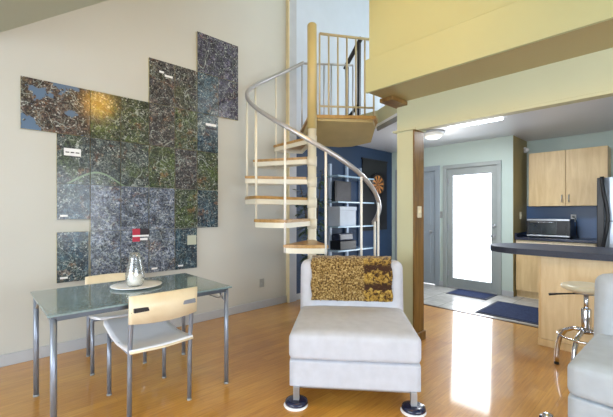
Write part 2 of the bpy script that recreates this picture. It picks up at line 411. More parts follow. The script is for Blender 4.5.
# loft slab, soffit beam, header, post
slab = [(3.2, -3.28), (6.87, -3.28), (6.87, WY), (4.16, WY), (4.14, 2.93), (3.85, 2.42), (3.55, 2.10), (3.2, 2.05)]
struct('ceiling_under_loft', MB().prism(slab, 2.50, 2.56), 'kceil')
struct('floor_loft', MB().prism(slab, 2.56, 2.75), 'sage')
struct('trim_4', MB().prism([(3.535, 2.082), (3.56, 2.095), (3.865, 2.412), (4.155, 2.925), (4.13, 2.935), (3.838, 2.424)], 2.46, 2.515), plain('grey_slab_edge_trim', (126, 128, 132), 0.5))
struct('trim_5', MB().box(2.72, 3.22, -3.28, 2.03, 2.44, 2.745), 'soffit')
struct('trim_6', MB().box(2.695, 2.722, -3.28, 2.045, 2.436, 2.75, 0.004), 'olive')
struct('wall_loft_front', MB().box(2.72, 2.84, -3.28, 2.02, 2.75, 4.9), 'olive')
struct('wall_header', MB().box(3.2, 3.38, -3.28, 2.02, 2.15, 2.50), 'sage')
struct('wall_post', MB().box(3.2, 3.372, 1.835, 2.02, 0, 2.15), 'sage')
struct('trim_7', MB().box(3.195, 3.385, 1.82, 1.836, 0, 2.15, 0.002), 'jamb')
struct('trim_8', MB().box(3.175, 3.40, 1.80, 2.06, 2.135, 2.152, 0.003), 'sage')
struct('trim_9', MB().box(2.93, 3.24, 1.90, 2.05, 2.395, 2.436, 0.004), 'jamb')
struct('trim_10', MB().box(3.19, 3.22, -3.28, 1.80, 2.125, 2.15, 0.003), 'sage')
# baseboards
struct('baseboard_left', MB().box(-2.6, 3.30, 3.92, WY, 0, 0.10, 0.004), 'base')
struct('baseboard_under_loft', MB().box(3.47, 6.05, 3.925, WY, 0, 0.09, 0.004), 'base')
struct('baseboard_post', MB().box(3.18, 3.2, 1.81, 2.03, 0, 0.09, 0.003).box(3.18, 3.39, 1.80, 1.82, 0, 0.09, 0.003), 'jamb')
struct('baseboard_entry', MB().box(6.03, 6.05, 1.76, e0 - 0.04, 0, 0.09, 0.003).box(6.03, 6.05, e1 + 0.04, c0 - 0.04, 0, 0.09, 0.003), 'base')

# entry door with a full pane
d = struct('door_1', MB().box(6.06, 6.11, e0 + .03, e0 + .115, 0.01, DH - .03, 0.003).box(6.06, 6.11, e1 - .115, e1 - .03, 0.01, DH - .03, 0.003)
    .box(6.06, 6.11, e0 + .115, e1 - .115, 0.01, 0.17, 0.003).box(6.06, 6.11, e0 + .115, e1 - .115, DH - .15, DH - .03, 0.003), 'doorp')
MB().box(6.082, 6.088, e0 + .105, e1 - .105, 0.16, DH - .14).build('pane', 'paneM', d)
MB().box(6.055, 6.063, e0 + .11, e0 + .122, 0.16, DH - .16).box(6.055, 6.063, e1 - .122, e1 - .11, 0.16, DH - .16).build('glazing_bead', 'doorp', d)
mb = MB().tube([(6.06, e0 + .075, 0.93), (6.03, e0 + .075, 0.93), (6.01, e0 + .075, 0.93)], 0.012)
mb.tube([(6.01, e0 + .075, 0.93), (6.005, e0 + .15, 0.93), (6.01, e0 + .21, 0.925)], 0.01); mb.tube([(6.062, e0 + .075, 0.93), (6.05, e0 + .075, 0.93)], 0.03, 20)
mb.build('door_handle', 'steel', d)
MB().tube([(6.062, e0 + .075, 1.09), (6.045, e0 + .075, 1.09), (6.035, e0 + .075, 1.09)], [0.03, 0.03, 0.015], 20).build('deadbolt', 'steel', d)
for z in (0.25, 1.05, 1.85): MB().box(6.045, 6.062, e1 - .06, e1 - .035, z - .05, z + .05, 0.002).build('hinge', 'steel', d)
f = MB().box(6.02, 6.17, e0 - .035, e0 + .03, 0, DH - .03, 0.004).box(6.02, 6.17, e1 - .03, e1 + .035, 0, DH - .03, 0.004).box(6.02, 6.17, e0 - .035, e1 + .035, DH - .03, DH + .035, 0.004)
struct('trim_11', f, 'doorp')
struct('trim_12', MB().box(6.03, 6.17, e0 + .032, e1 - .032, 0, 0.02, 0.004), 'steel')
# closet door
d = struct('door_2', MB().box(6.07, 6.11, c0 + .04, c1 - .04, 0.01, DH - .04, 0.003).box(6.062, 6.072, c0 + .14, c1 - .14, 0.2, 0.95, 0.006).box(6.062, 6.072, c0 + .14, c1 - .14, 1.08, 1.95, 0.006), 'doorc')
MB().lathe([(0, 0), (0.02, 0), (0.012, 0.02), (0.012, 0.035), (0.028, 0.05), (0.02, 0.065), (0, 0.07)], n=20).build('door_knob', 'steel', d, (6.07, c0 + .12, 0.96)).rotation_euler = (0, -PI / 2, 0)
struct('trim_13', MB().box(6.03, 6.17, c0 - .05, c0 + .035, 0, DH - .04, 0.004).box(6.03, 6.17, c1 - .035, c1 + .05, 0, DH - .04, 0.004).box(6.03, 6.17, c0 - .05, c1 + .05, DH - .04, DH + .05, 0.004), 'doorc')

# ------------------------------------------------------------------ lamps
t = thing('ceiling_light', 'long white fluorescent strip light on the ceiling behind the header beam', 'ceiling light', (4.67, 1.75, 2.5))
MB().box(-0.06, 0.06, -0.30, 0.42, -0.035, 0, 0.005).build('housing', 'whitep', t)
MB().tube([(0, -0.27, -0.05), (0, 0.40, -0.05)], 0.018).build('tube', 'tube', t)
l = bpy.data.lights.new('strip_light', 'AREA'); l.shape = 'RECTANGLE'; l.size = 0.1; l.size_y = 1.0; l.energy = 34; l.color = (0.9, 0.95, 1)
lo = bpy.data.objects.new('strip_light', l); COL.objects.link(lo); lo.parent = t; lo.location = (0, -0.1, -0.08)
t = thing('ceiling_light', 'round frosted dome light on the under-loft ceiling near the brown post', 'ceiling light', (4.93, 2.5, 2.5))
MB().lathe([(0, 0), (0.16, 0), (0.165, -0.02), (0.15, -0.03), (0, -0.03)]).build('base_plate', 'steel', t)
MB().lathe([(0.15, -0.028), (0.145, -0.05), (0.11, -0.085), (0.06, -0.105), (0, -0.112)]).build('shade', 'dome', t)
l = bpy.data.lights.new('dome_bulb', 'POINT'); l.energy = 9; l.color = (1.0, 0.95, 0.86); l.shadow_soft_size = 0.08
lo = bpy.data.objects.new('dome_bulb', l); COL.objects.link(lo); lo.parent = t; lo.location = (0, 0, -0.22)
t = thing('ceiling_light', 'second kitchen strip light near the ceiling at the right edge of the frame', 'ceiling light', (4.67, 0.35, 2.5))
MB().box(-0.06, 0.06, -0.6, 0.1, -0.035, 0, 0.005).build('housing', 'whitep', t)
MB().tube([(0, -0.57, -0.05), (0, 0.07, -0.05)], 0.018).build('tube', 'tube', t)
# warm globe pendant above the camera's view: its glow is what the glossy map mirrors
t = thing('pendant_lamp', 'warm glowing globe pendant hanging from the sloping ceiling above the dining table', 'pendant lamp', (1.42, 1.55, vault(1.42)))
MB().tube([(0, 0, 0), (0, 0, -0.62)], 0.006).build('cord', 'black', t)
MB().lathe([(0, 0.01), (0.06, 0.0), (0.06, -0.05), (0, -0.06)]).build('canopy', 'steel', t)
g = MB().lathe([(0.19 * math.sin(PI * k / 14), 0.19 * math.cos(PI * k / 14)) for k in range(15)]).build('globe', 'lampshade', t, (0, 0, -0.75))
l = bpy.data.lights.new('globe_light', 'POINT'); l.energy = 2; l.color = (1.0, 0.72, 0.38); l.shadow_soft_size = 0.14
lo = bpy.data.objects.new('globe_light', l); COL.objects.link(lo); lo.parent = t; lo.location = (0, 0, -0.95)

# ------------------------------------------------------------------ WALL MAP (one panel = one board)
MM = dict(
    a=map_mat('map_print_dark', (14, 18, 32), (74, 74, 84), (158, 142, 124), seed=0.0),
    w=map_mat('map_print_lake', (16, 16, 26), (84, 70, 66), (162, 134, 110), water=1.0, seed=1.0, green=0.15),
    r=map_mat('map_print_river', (12, 22, 34), (66, 84, 90), (158, 166, 150), river=1.62, seed=2.0, green=0.55),
    g=map_mat('map_print_green', (12, 24, 24), (62, 82, 62), (158, 160, 112), seed=3.0, green=0.75),
    p=map_mat('map_print_violet', (16, 16, 40), (70, 66, 98), (156, 150, 168), seed=4.0, green=0.1),
    b=map_mat('map_print_blue', (10, 26, 46), (50, 84, 106), (140, 162, 164), seed=5.0, green=0.2),
    l=map_mat('map_print_grey', (26, 40, 66), (112, 126, 150), (216, 222, 230), seed=6.0, green=0.15))
cx = [0.286, 0.544, 0.812, 1.084, 1.361, 1.645, 1.911, 2.187, 2.475]
rz = [0.655, 1.125, 1.575, 2.032, 2.49, 2.975, 3.45]
panels = [
    (0, 2, 3, 4, 'w', 'wide lake map board sticking out at the upper left end of the wall map'),
    (2, 3, 3, 4, 'g', 'map board just right of the wide lake board, under the warm glow'),
    (3, 4, 3, 4, 'g', 'green-tinted map board left of the column where the wall map steps up, upper row'),
    (4, 5, 4, 5, 'a', 'map board with small white title marks at the first step-up corner of the wall map'),
    (5, 6, 4, 5, 'a', 'map board between the white-titled corner board and the tall violet board'),
    (6, 8, 5, 6, 'p', 'topmost wide violet-grey map board at the upper right peak of the wall map'),
    (7, 8, 4, 5, 'p', 'violet-grey map board hanging alone at the right edge under the topmost board'),
    (6, 7, 4, 5, 'b', 'dark blue-green map board directly under the left half of the topmost board'),
    (4, 5, 3, 4, 'a', 'map board under the white-titled corner board of the wall map'),
    (5, 6, 3, 4, 'g', 'green-brown map board third from the right in the fourth row up of the wall map'),
    (6, 7, 3, 4, 'b', 'map board with a small white legend strip, right end under the dark blue-green board'),
    (1, 2, 2, 3, 'r', 'map board with a white scale label and river, left end under the lake board'),
    (2, 3, 2, 3, 'r', 'map board crossed by the pale river, second from the left under the lake row'),
    (3, 4, 2, 3, 'r', 'map board with the pale green river bend, third from the left under the lake row'),
    (4, 5, 2, 3, 'g', 'map board just right of the river bend in the middle of the wall map'),
    (5, 6, 2, 3, 'a', 'map board second from the right end in the middle row of the wall map'),
    (6, 7, 2, 3, 'g', 'green map board at the right edge in the middle row of the wall map'),
    (2, 3, 1, 2, 'l', 'grey-blue map board just above the left end of the table, beside the short blue board'),
    (3, 4, 1, 2, 'l', 'pale grey map board above the vase, left of the red legend'),
    (4, 5, 1, 2, 'l', 'pale grey map board just above and right of the red legend'),
    (5, 6, 1, 2, 'g', 'dark green map board low on the wall, above the board with the pale square'),
    (6, 7, 1, 2, 'b', 'lowest map board at the right edge, reaching past the row under it'),
    (1, 2, 0, 1, 'b', 'lone dark blue map board at the bottom left, under the white gap'),
    (2, 3, 0, 1, 'l', 'grey map board in the bottom row behind the far left table corner'),
    (3, 4, 0, 1, 'l', 'bottom row map board behind the glass vase'),
    (4, 5, 0, 1, 'l', 'bottom row map board with the red and black legend beside the vase'),
    (5, 6, 0, 1, 'b', 'bottom right map board with a pale square patch in its corner'),
    (1, 2, 1.25, 2, 'b', 'short dark blue map board above the white gap at the lower left'),
]
def zz(v): return rz[int(v)] + (v - int(v)) * (rz[int(v) + 1] - rz[int(v)]) if v < 6 else rz[6]
G = 0.0022
pl = {}
for (a, b, c, dd, mk, lab) in panels:
    x0, x1, z0, z1 = cx[a] + G, cx[b] - G, zz(c) + G, zz(dd) - G
    if (a, c) == (1, 0): x1 -= 0.012
    o = MB().box(x0, x1, 3.912, 3.934, z0, z1, 0.0015, seg=1).build('map_board', 'board_edge')
    tag(o, lab, 'map board', 'aerial map boards on the left wall')
    rebase(o, ((x0 + x1) / 2, 3.934, z0))
    s = MB().box(x0, x1, 3.9105, 3.913, z0, z1).build('map_print', MM[mk]); s.data.transform(T(*(-o.location))); s.parent = o
    pl[(a, c)] = o
def sticker(name, par, x0, x1, z0, z1, mat, lab=None, y=3.9095):
    s = MB().box(x0, x1, y, y + 0.002, z0, z1).build(name, mat); s.data.transform(T(*(-par.location))); s.parent = par
    if lab: s['label'] = lab
    return s
lg = sticker('scale_label', pl[(1, 2)], 0.60, 0.735, 1.835, 1.905, 'paper', 'white scale label')
for k in range(3):
    sticker('scale_line', pl[(1, 2)], 0.612 + 0.04 * k, 0.642 + 0.04 * k, 1.862, 1.872, 'darkprint', y=3.908)
sticker('legend', pl[(6, 3)], 2.02, 2.16, 2.355, 2.385, 'paper', 'white legend strip')
sticker('legend', pl[(6, 3)], 2.02, 2.16, 2.315, 2.335, 'darkprint', 'dark legend strip')
sticker('pale_patch', pl[(5, 0)], 1.79, 1.90, 0.93, 1.04, plain('pale_print', (176, 182, 166), 0.5), 'pale square')
for (p, x, z) in (((1, 0), 0.57, 0.69), ((1, 1.25), 0.57, 1.265), ((4, 0), 1.39, 0.69), ((5, 0), 1.68, 0.69)):
    sticker('title_mark', pl[p], x, x + 0.06, z, z + 0.018, 'paper', 'small white title mark')
for (x, z, ww) in ((1.47, 2.84, 0.05), (1.53, 2.81, 0.09)):
    sticker('title_mark', pl[(4, 4)], x, x + ww, z, z + 0.022, 'paper', 'small white title mark')
# red and black legend
L = pl[(4, 0)]
def stick2(name, x0, x1, z0, z1, mat, y, lab=None): return sticker(name, L, x0, x1, z0, z1, mat, lab, y)
LX, LZ = 1.195, 1.0
for (nm, x0, x1, z0, z1, mt, lab) in (('legend', 0.0, 0.075, 0.0, 0.135, 'red', 'red legend block'), ('legend', 0.075, 0.165, 0.055, 0.135, 'darkprint', 'dark legend block'),
                                 ('legend', 0.0, 0.165, 0.05, 0.068, 'paper', 'white text strip'), ('legend', 0.075, 0.15, 0.012, 0.035, 'paper', 'white legend text block')):
    s = MB().box(LX + x0, LX + x1, 3.9075 if mt == 'paper' else 3.909, 3.911, LZ + z0, LZ + z1).build(nm, mt)
    par = pl[(3, 0)]
    s.data.transform(T(*(-par.location))); s.parent = par; s['label'] = lab
pl[(3, 0)]['label'] = 'bottom row map board above the vase carrying the red and black legend'
pl[(4, 0)]['label'] = 'bottom row map board just right of the board with the red and black legend'

def outlet(name, loc, face, lab, mat='ivory', switch=False, cat=None):
    """face: 'y' plate facing -Y, 'x' plate facing -X"""
    t = thing(name, lab, cat or ('light switch' if switch else 'outlet'), loc, 0 if face == 'y' else -PI / 2)
    MB().box(-0.036, 0.036, -0.008, 0, -0.058, 0.058, 0.003).build('plate', mat, t)
    if switch: MB().box(-0.006, 0.006, -0.018, -0.006, -0.012, 0.014, 0.002).build('toggle', mat, t)
    else:
        for z in (-0.024, 0.024): MB().box(-0.016, 0.016, -0.011, -0.006, z - 0.014, z + 0.014, 0.003).build('socket', 'greyp', t)
    return t
outlet('wall_outlet', (2.87, WY, 0.34), 'y', 'grey power outlet low on the left wall beside the spiral stair', 'greyp')
outlet('light_switch', (3.29, 1.82, 1.31), 'y', 'ivory light switch plate on the brown side of the post', 'ivory', True)
outlet('light_switch', (6.40, 1.765, 1.26), 'y', 'ivory light switch on the tan wall end beside the kitchen', 'ivory', True)
outlet('wall_outlet', (6.745, 1.13, 1.22), 'x', 'white outlet on the blue backsplash behind the toaster oven', 'whitep')
outlet('light_switch', (6.045, 2.925, 1.27), 'x', 'small grey switch plate on the wall between the two doors', 'greyp', True)

# ------------------------------------------------------------------ SPIRAL STAIR
PC = W(0.066, 4.2)
def pc(phi, r, z=0.0):          # phi: 0 = camera right, 90 = toward camera, 180 = left
    a = math.radians(phi); v = RT * (math.cos(a) * r) - FW * (math.sin(a) * r)
    return Vector((v.x, v.y, z))
st = thing('spiral_staircase', 'cream and wood spiral staircase with grey curved handrail rising to the loft', 'staircase', (PC.x, PC.y, 0))
MB().tube([(0, 0, 0), (0, 0, 0.012), (0, 0, 0.014), (0, 0, 0.03)], [0.14, 0.14, 0.06, 0.06], 28).build('base_plate', 'cream', st)
MB().tube([(0, 0, 0.01), (0, 0, 2.30)], 0.052, 28).build('center_pole', 'cream', st)
MB().tube([(0, 0, 2.30), (0, 0, 3.54), (0, 0, 3.555)], [0.056, 0.056, 0.045], 28).build('newel_post', 'pole', st)
RS = 0.79; RISE = 0.247
def sector(f0, f1, r0, r1, n=6):
    return [tuple(pc(f0 + (f1 - f0) * k / n, r1)[:2]) for k in range(n + 1)] + [tuple(pc(f1 + (f0 - f1) * k / 3, r0)[:2]) for k in range(4)]
for i in range(1, 10):
    f0 = 80 + 30 * (i - 4); f1 = f0 + 30; z = RISE * i
    tr = MB().prism(sector(f0 - 1, f1 + 2, 0.07, RS), z - 0.032, z, bev=0.004).build('tread', 'tread', st)
    p = MB()
    for (fa, fb, ra, rb) in ((f0, f0 + 1.4, 0.05, RS - .01), (f1 - 0.4, f1 + 1, 0.05, RS - .01)):
        q = [pc(fa, ra), pc(fa, rb), pc(fb, rb), pc(fb, ra)]
        if ra < 0.1: q[3] = pc(fa + 12, ra)
        p.prism([tuple(v[:2]) for v in q], z - 0.085, z - 0.031)
    rim = [tuple(pc(f0 + 30 * k / 6, RS - .005)[:2]) for k in range(7)] + [tuple(pc(f1 - 30 * k / 6, RS - .025)[:2]) for k in range(7)]
    p.prism(rim, z - 0.085, z - 0.031)
    p.tube([(0, 0, z - 0.12), (0, 0, z - 0.005)], 0.058, 24)
    p.build('tread_frame', 'cream', tr)
HR = [(-30, 1.10), (-14, 1.18), (0, 1.28), (20, 1.43), (50, 1.68), (90, 1.985), (140, 2.40), (180, 2.75), (230, 3.16), (262, 3.42)]
def hz(phi):
    for (a, za), (b, zb) in zip(HR, HR[1:]):
        if phi <= b: return za + (zb - za) * (phi - a) / (b - a)
    return HR[-1][1]
def HRr(f): return 0.785 - 0.02 * max(0, min(1, (f - 70) / 90))
for i in range(0, 10):
    f = 80 + 30 * (i - 4) + (1 if i else 3)
    if f < -20: continue
    zb = max(0.0, RISE * (i - 1) - 0.08) if i else 0.0
    if i <= 1: zb = 0.0
    a = pc(f, HRr(f))
    MB().tube([(a.x, a.y, zb), (a.x, a.y, hz(f))], 0.0125, 10).build('baluster', 'white' if f < 125 else 'cream', st)
for f in (-10,):
    a = pc(f, HRr(f)); MB().tube([(a.x, a.y, 0), (a.x, a.y, hz(f))], 0.0125, 10).build('baluster', 'white', st)
hp = []
for k in range(0, 147):
    f = -12 + 2 * k
    if f > 262: break
    hp.append(pc(f, HRr(f) - 0.0, hz(f)))
tip = hp[0] + Vector((0, 0, -0.06)); hp = [tip + (Vector((0, 0, 0.02)))] + hp
MB().tube(hp, 0.024, 14).build('handrail', 'rail', st)
# landing
def RB(l, b): 
    v = RT * l + FW * b; return (v.x, v.y)
LP = [RB(0.05, 0), RB(0.77, 0.05), RB(0.83, 0.22), RB(0.86, 0.74), RB(0.60, 0.90), RB(0.40, 0.93), RB(-0.16, 0.82), RB(-0.05, 0.05)]
LPi = [RB(0.07, 0.03), RB(0.74, 0.08), RB(0.80, 0.25), RB(0.83, 0.70), RB(0.58, 0.86), RB(0.40, 0.88), RB(-0.12, 0.78), RB(-0.03, 0.08)]
ld = MB().prism(LP, 2.435, 2.475, bev=0.004).build('landing', 'tread', st)
m2 = MB().prism(LPi, 2.30, 2.436)
for v in m2.bm.verts:
    if v.co.z < 2.35:
        dep = max(0, v.co.x * FW.x + v.co.y * FW.y); v.co.z = 2.415 - 0.17 * min(1, dep / 0.9)
m2.build('landing_pan', plain('cream_landing_pan', (176, 158, 108), 0.45), ld)
def rail_run(a, b, zt, zb, n, mat, r=0.011, rr=0.016, bottom=True, z0=2.475):
    a = Vector(a); b = Vector(b)
    g = MB().tube([(a.x, a.y, zt[0]), (b.x, b.y, zt[1])], rr, 10).build('guard_rail', 'rail' if mat == 'rail' else 'beige', st)
    if bottom: MB().tube([(a.x, a.y, zb), (b.x, b.y, zb)], 0.012, 10).build('bottom_rail', 'beige', st)
    for k in range(n):
        u = k / (n - 1); p = a.lerp(b, u)
        MB().tube([(p.x, p.y, z0), (p.x, p.y, zt[0] + (zt[1] - zt[0]) * u)], r, 8).build('baluster', mat, st)
rail_run(RB(0.09, 0.0), RB(0.75, 0.07), (3.44, 3.40), 2.575, 7, 'beige')
rail_run(RB(-0.13, 0.79), RB(0.60, 0.85), (3.42, 3.42), 2.575, 8, 'rail', 0.010, bottom=False)

# black rail on the loft
t = thing('black_railing', 'black sloping rail with two posts on the loft beyond the stair landing', 'railing')
a = W(0.64, 5.58); b = W(0.80, 5.36)
t.location = (a.x, a.y, 2.75)
d_ = b - a
for q in (Vector((0, 0, 0)), d_): MB().box(q.x - .022, q.x + .022, q.y - .022, q.y + .022, 0, 0.86 if q.length == 0 else 1.14, 0.003).build('post', 'blackwood', t)
MB().tube([(-d_.x * .15, -d_.y * .15, 0.84), (0, 0, 0.90), (d_.x, d_.y, 1.15), (d_.x * 1.2, d_.y * 1.2, 1.2)], 0.034, 8).build('top_rail', 'blackwood', t)
MB().tube([(0, 0, 0.04), (d_.x, d_.y, 0.2)], 0.025, 8).build('bottom_rail', 'blackwood', t)

# ------------------------------------------------------------------ under-loft niche: shelves, dartboard, plant
sh = thing('shelving_unit', 'tall blue-white shelving with glass shelves on the navy wall behind the stair', 'shelf', (0, 0, 0))
for x in (4.20, 4.62): MB().box(x - .025, x + .025, 3.88, 3.925, 0.0, 2.1, 0.003).build('upright', 'upr', sh)
for z in (0.30, 0.70, 1.08, 1.47, 1.88): MB().box(4.08, 5.02, 3.62, 3.925, z - .012, z + .012, 0.003).build('shelf', 'shelfg', sh)
MB().box(4.97, 5.01, 3.88, 3.925, 0.0, 2.1, 0.003).build('upright', 'upr', sh)
sh.location = (0, 0, 0)
t = thing('picture_frame', 'dark framed picture standing on the upper glass shelf', 'picture', (4.40, 3.80, 1.482))
MB().box(-.20, .20, -.012, .012, 0, .34, 0.004).build('frame', 'blackwood', t); MB().box(-.17, .17, -.016, -.011, .03, .31).build('picture', 'darkpic', t)
t = thing('storage_box', 'white storage box standing on the middle glass shelf', 'box', (4.38, 3.78, 1.092))
MB().box(-.21, .19, -.12, .12, 0, .27, 0.006).build('box', plain('pale_blue_white_card', (184, 196, 212), 0.6), t)
MB().box(-.22, .20, -.13, .13, .25, .31, 0.006).build('lid', plain('pale_blue_white_card', (184, 196, 212), 0.6), t)
t = thing('printer', 'dark printer-like box with slanted blue-grey front on the lower glass shelf', 'printer', (4.38, 3.78, 0.712))
MB().box(-.2, .2, -.12, .12, 0, .14, 0.01).build('body', 'black', t); MB().box(-.17, .17, -.11, .08, .13, .25, 0.02, mat=Matrix.Rotation(-0.15, 4, 'X')).build('lid', 'counter2', t)
# dartboard cabinet
t = thing('backboard', 'black rectangular backboard hung on the navy wall behind the dartboard', 'board', (5.48, WY, 1.0))
MB().box(-.40, .36, -.03, 0, -.02, 1.28, 0.004).build('panel', 'black', t)
MB().box(-.42, .38, -.034, -.002, 1.27, 1.30, 0.003).build('edge', 'blackwood', t)
db = thing('dartboard', 'round orange and black dartboard on the black backboard', 'dartboard', (5.50, 3.908, 1.83))
mb = MB().lathe([(0, 0), (0.225, 0), (0.225, 0.03), (0, 0.03)], n=40); o = mb.build('board', 'black', db); o.rotation_euler = (PI / 2, 0, 0)
mb = MB()
for k in range(20):
    if k % 2: continue
    a0 = 2 * PI * k / 20; a1 = 2 * PI * (k + 1) / 20
    vs = [(0.03 * math.cos(a0), 0.03 * math.sin(a0)), (0.17 * math.cos(a0), 0.17 * math.sin(a0)), (0.17 * math.cos(a1), 0.17 * math.sin(a1)), (0.03 * math.cos(a1), 0.03 * math.sin(a1))]
    mb.prism(vs, 0.03, 0.032)
o = mb.build('segments', plain('orange_tan_sisal', (196, 130, 70), 0.8), db); o.rotation_euler = (PI / 2, 0, 0)
mb = MB()
for r0, r1 in ((0.165, 0.175), (0.095, 0.105), (0.0, 0.02)):
    mb.lathe([(r0, 0.0325), (r0, 0.034), (r1, 0.034), (r1, 0.0325)] if r0 else [(0, 0.034), (r1, 0.034), (r1, 0.032)], n=40)
o = mb.build('wire_ring', plain('ring_wire', (150, 110, 70), 0.4), db); o.rotation_euler = (PI / 2, 0, 0)
# plant
pt = thing('potted_plant', 'tall dark-leaved potted plant behind the spiral stair', 'plant', (3.52, 3.60, 0))
MB().lathe([(0, 0), (0.10, 0), (0.105, 0.02), (0.14, 0.24), (0.155, 0.26), (0.155, 0.29), (0.135, 0.29), (0.13, 0.25), (0, 0.25)]).build('pot', 'whitep', pt)
MB().lathe([(0, 0.255), (0.12, 0.255), (0.125, 0.24)]).build('soil', 'soil', pt)
trunk = MB(); leaves = MB(); rnd = random.Random(3)
for s_ in range(6):
    a = rnd.random() * 6.28; lean = 0.03 + 0.13 * rnd.random(); H_ = 1.3 + 0.75 * rnd.random()
    pts = [Vector((math.cos(a) * (0.03 + lean * u * u * 1.6), math.sin(a) * (0.03 + lean * u * u * 1.3), 0.25 + (H_ - .25) * u)) for u in [k / 8 for k in range(9)]]
    trunk.tube(pts, [0.011 * (1 - .6 * k / 8) for k in range(9)], 6)
    for j in range(46):
        u = 0.12 + 0.88 * rnd.random(); k = min(7, int(u * 8)); p = pts[k].lerp(pts[k + 1], u * 8 - k)
        az = rnd.random() * 6.28; el = rnd.uniform(-0.7, 0.6); ln = rnd.uniform(0.09, 0.17); wd = ln * 0.34
        d_ = Vector((math.cos(az) * math.cos(el), math.sin(az) * math.cos(el), math.sin(el))); sd = Vector((-math.sin(az), math.cos(az), 0))
        q = p + d_ * rnd.uniform(0.0, 0.08)
        if (q + d_ * ln).y > 0.29: continue
        if (q + d_ * ln).x < -0.3: continue
        v = [q, q + d_ * ln * .35 + sd * wd * .5 + Vector((0, 0, .006)), q + d_ * ln * .75 + sd * wd * .35, q + d_ * ln - Vector((0, 0, .02)), q + d_ * ln * .75 - sd * wd * .35, q + d_ * ln * .35 - sd * wd * .5 + Vector((0, 0, .006))]
        leaves.bm.faces.new([leaves.bm.verts.new(c) for c in v])
trunk.build('stem', 'stem', pt); lv = leaves.build('foliage', 'leafd', pt)

# ------------------------------------------------------------------ KITCHEN
# base cabinet
bc = thing('base_cabinet', 'pale maple base cabinet under the dark back counter of the kitchen', 'cabinet', (6.12, 0.78, 0))
MB().box(0.02, 0.62, 0, 0.975, 0.10, 0.885).box(0.06, 0.62, 0, 0.975, 0, 0.10).build('body', 'maple', bc)
for k in range(2):
    y0 = 0.005 + 0.485 * k
    dr = MB().box(0, 0.022, y0, y0 + 0.478, 0.765, 0.88, 0.003).build('drawer', 'birch', bc)
    MB().tube([(-0.002, y0 + .18, .822), (-0.025, y0 + .19, .822), (-0.025, y0 + .29, .822), (-0.002, y0 + .30, .822)], 0.005, 8).build('handle', 'steel', dr)
    dr = MB().box(0, 0.022, y0, y0 + 0.478, 0.11, 0.758, 0.003).build('door', 'maple_cab', bc)
    MB().tube([(-0.002, y0 + (.05 if k else .43), .6), (-0.025, y0 + (.05 if k else .43), .61), (-0.025, y0 + (.05 if k else .43), .70), (-0.002, y0 + (.05 if k else .43), .71)], 0.005, 8).build('handle', 'steel', dr)
o = MB().box(6.09, 6.745, 0.76, 1.76, 0.886, 0.925, 0.004).box(6.10, 6.72, 1.735, 1.762, 0.925, 0.99, 0.003).build('countertop', 'counter2'); rebase(o, (6.4, 1.25, 0.886))
tag(o, 'dark navy kitchen counter with side upstand, under the toaster oven', 'countertop')
struct('wall_backsplash', MB().box(6.738, 6.75, 0.60, 1.765, 0.925, 1.42), 'splash')
uc = thing('wall_cabinet', 'pair of maple upper cabinets above the blue backsplash', 'cabinet', (6.42, 0.69, 1.405))
MB().box(0.022, 0.33, 0, 0.965, 0, 0.84, 0.002).build('body', 'maple_cab', uc)
for k in range(2):
    y0 = 0.002 + 0.483 * k; hy = y0 + (.04 if k else .438)
    dr = MB().box(0, 0.021, y0, y0 + 0.478, 0.002, 0.838, 0.003).build('door', 'maple_cab', uc)
    MB().tube([(-0.001, hy, .06), (-0.025, hy, .065), (-0.025, hy, .16), (-0.001, hy, .165)], 0.006, 8).build('handle', 'steel', dr)
o = thing('motion_sensor', 'small white round alarm sensor high beside the upper cabinet', 'sensor', (6.60, 1.765, 2.33))
MB().box(-.035, .035, -.03, 0, -.04, .05, 0.01).build('body', 'whitep', o)
MB().lathe([(0.0, 0.05), (0.025, 0.04), (0.035, 0.015), (0.035, 0)], (0, 0, 0), 20).build('lens', 'whitep', o, (-.03, -.04, 0)).rotation_euler = (0, -PI / 2, 0.5)
# toaster oven
to = thing('toaster_oven', 'black toaster oven with chrome strips on the back counter', 'toaster oven', (6.28, 1.09, 0.926), 0)
for y in (.03, .53):
    for x in (.03, .27): MB().lathe([(0, 0), (.012, 0), (.012, .02), (0, .02)], (x, y, 0), 12).build('foot', 'black', to)
MB().box(0, .30, 0, .56, .018, .285, 0.008).build('body', 'black', to)
MB().box(-.012, .002, .16, .53, .045, .245, 0.003).build('door', 'dark_screen', to)
MB().box(-.006, .002, .01, .55, .258, .280, 0.002).build('top_strip', 'steel', to)
MB().box(-.006, .002, .01, .55, .020, .038, 0.002).build('bottom_strip', 'steel', to)
MB().tube([(-.005, .18, .235), (-.035, .19, .235), (-.035, .50, .235), (-.005, .51, .235)], 0.006, 8).build('handle', 'chrome', to)
for z in (.07, .125, .18):
    MB().tube([(-.001, .065, z), (-.02, .065, z)], 0.018, 16).build('knob', 'black', to)
o = MB().tube([(6.72, 1.13, 1.235), (6.70, 1.10, 1.22), (6.69, 1.085, 1.14), (6.66, 1.08, 1.02), (6.64, 1.07, 0.95), (6.62, 1.05, 0.932)], 0.005, 8).build('power_cord', 'black'); rebase(o, (6.5, 1.10, 0.93))
tag(o, 'black power cord hanging from the backsplash outlet', 'cord')
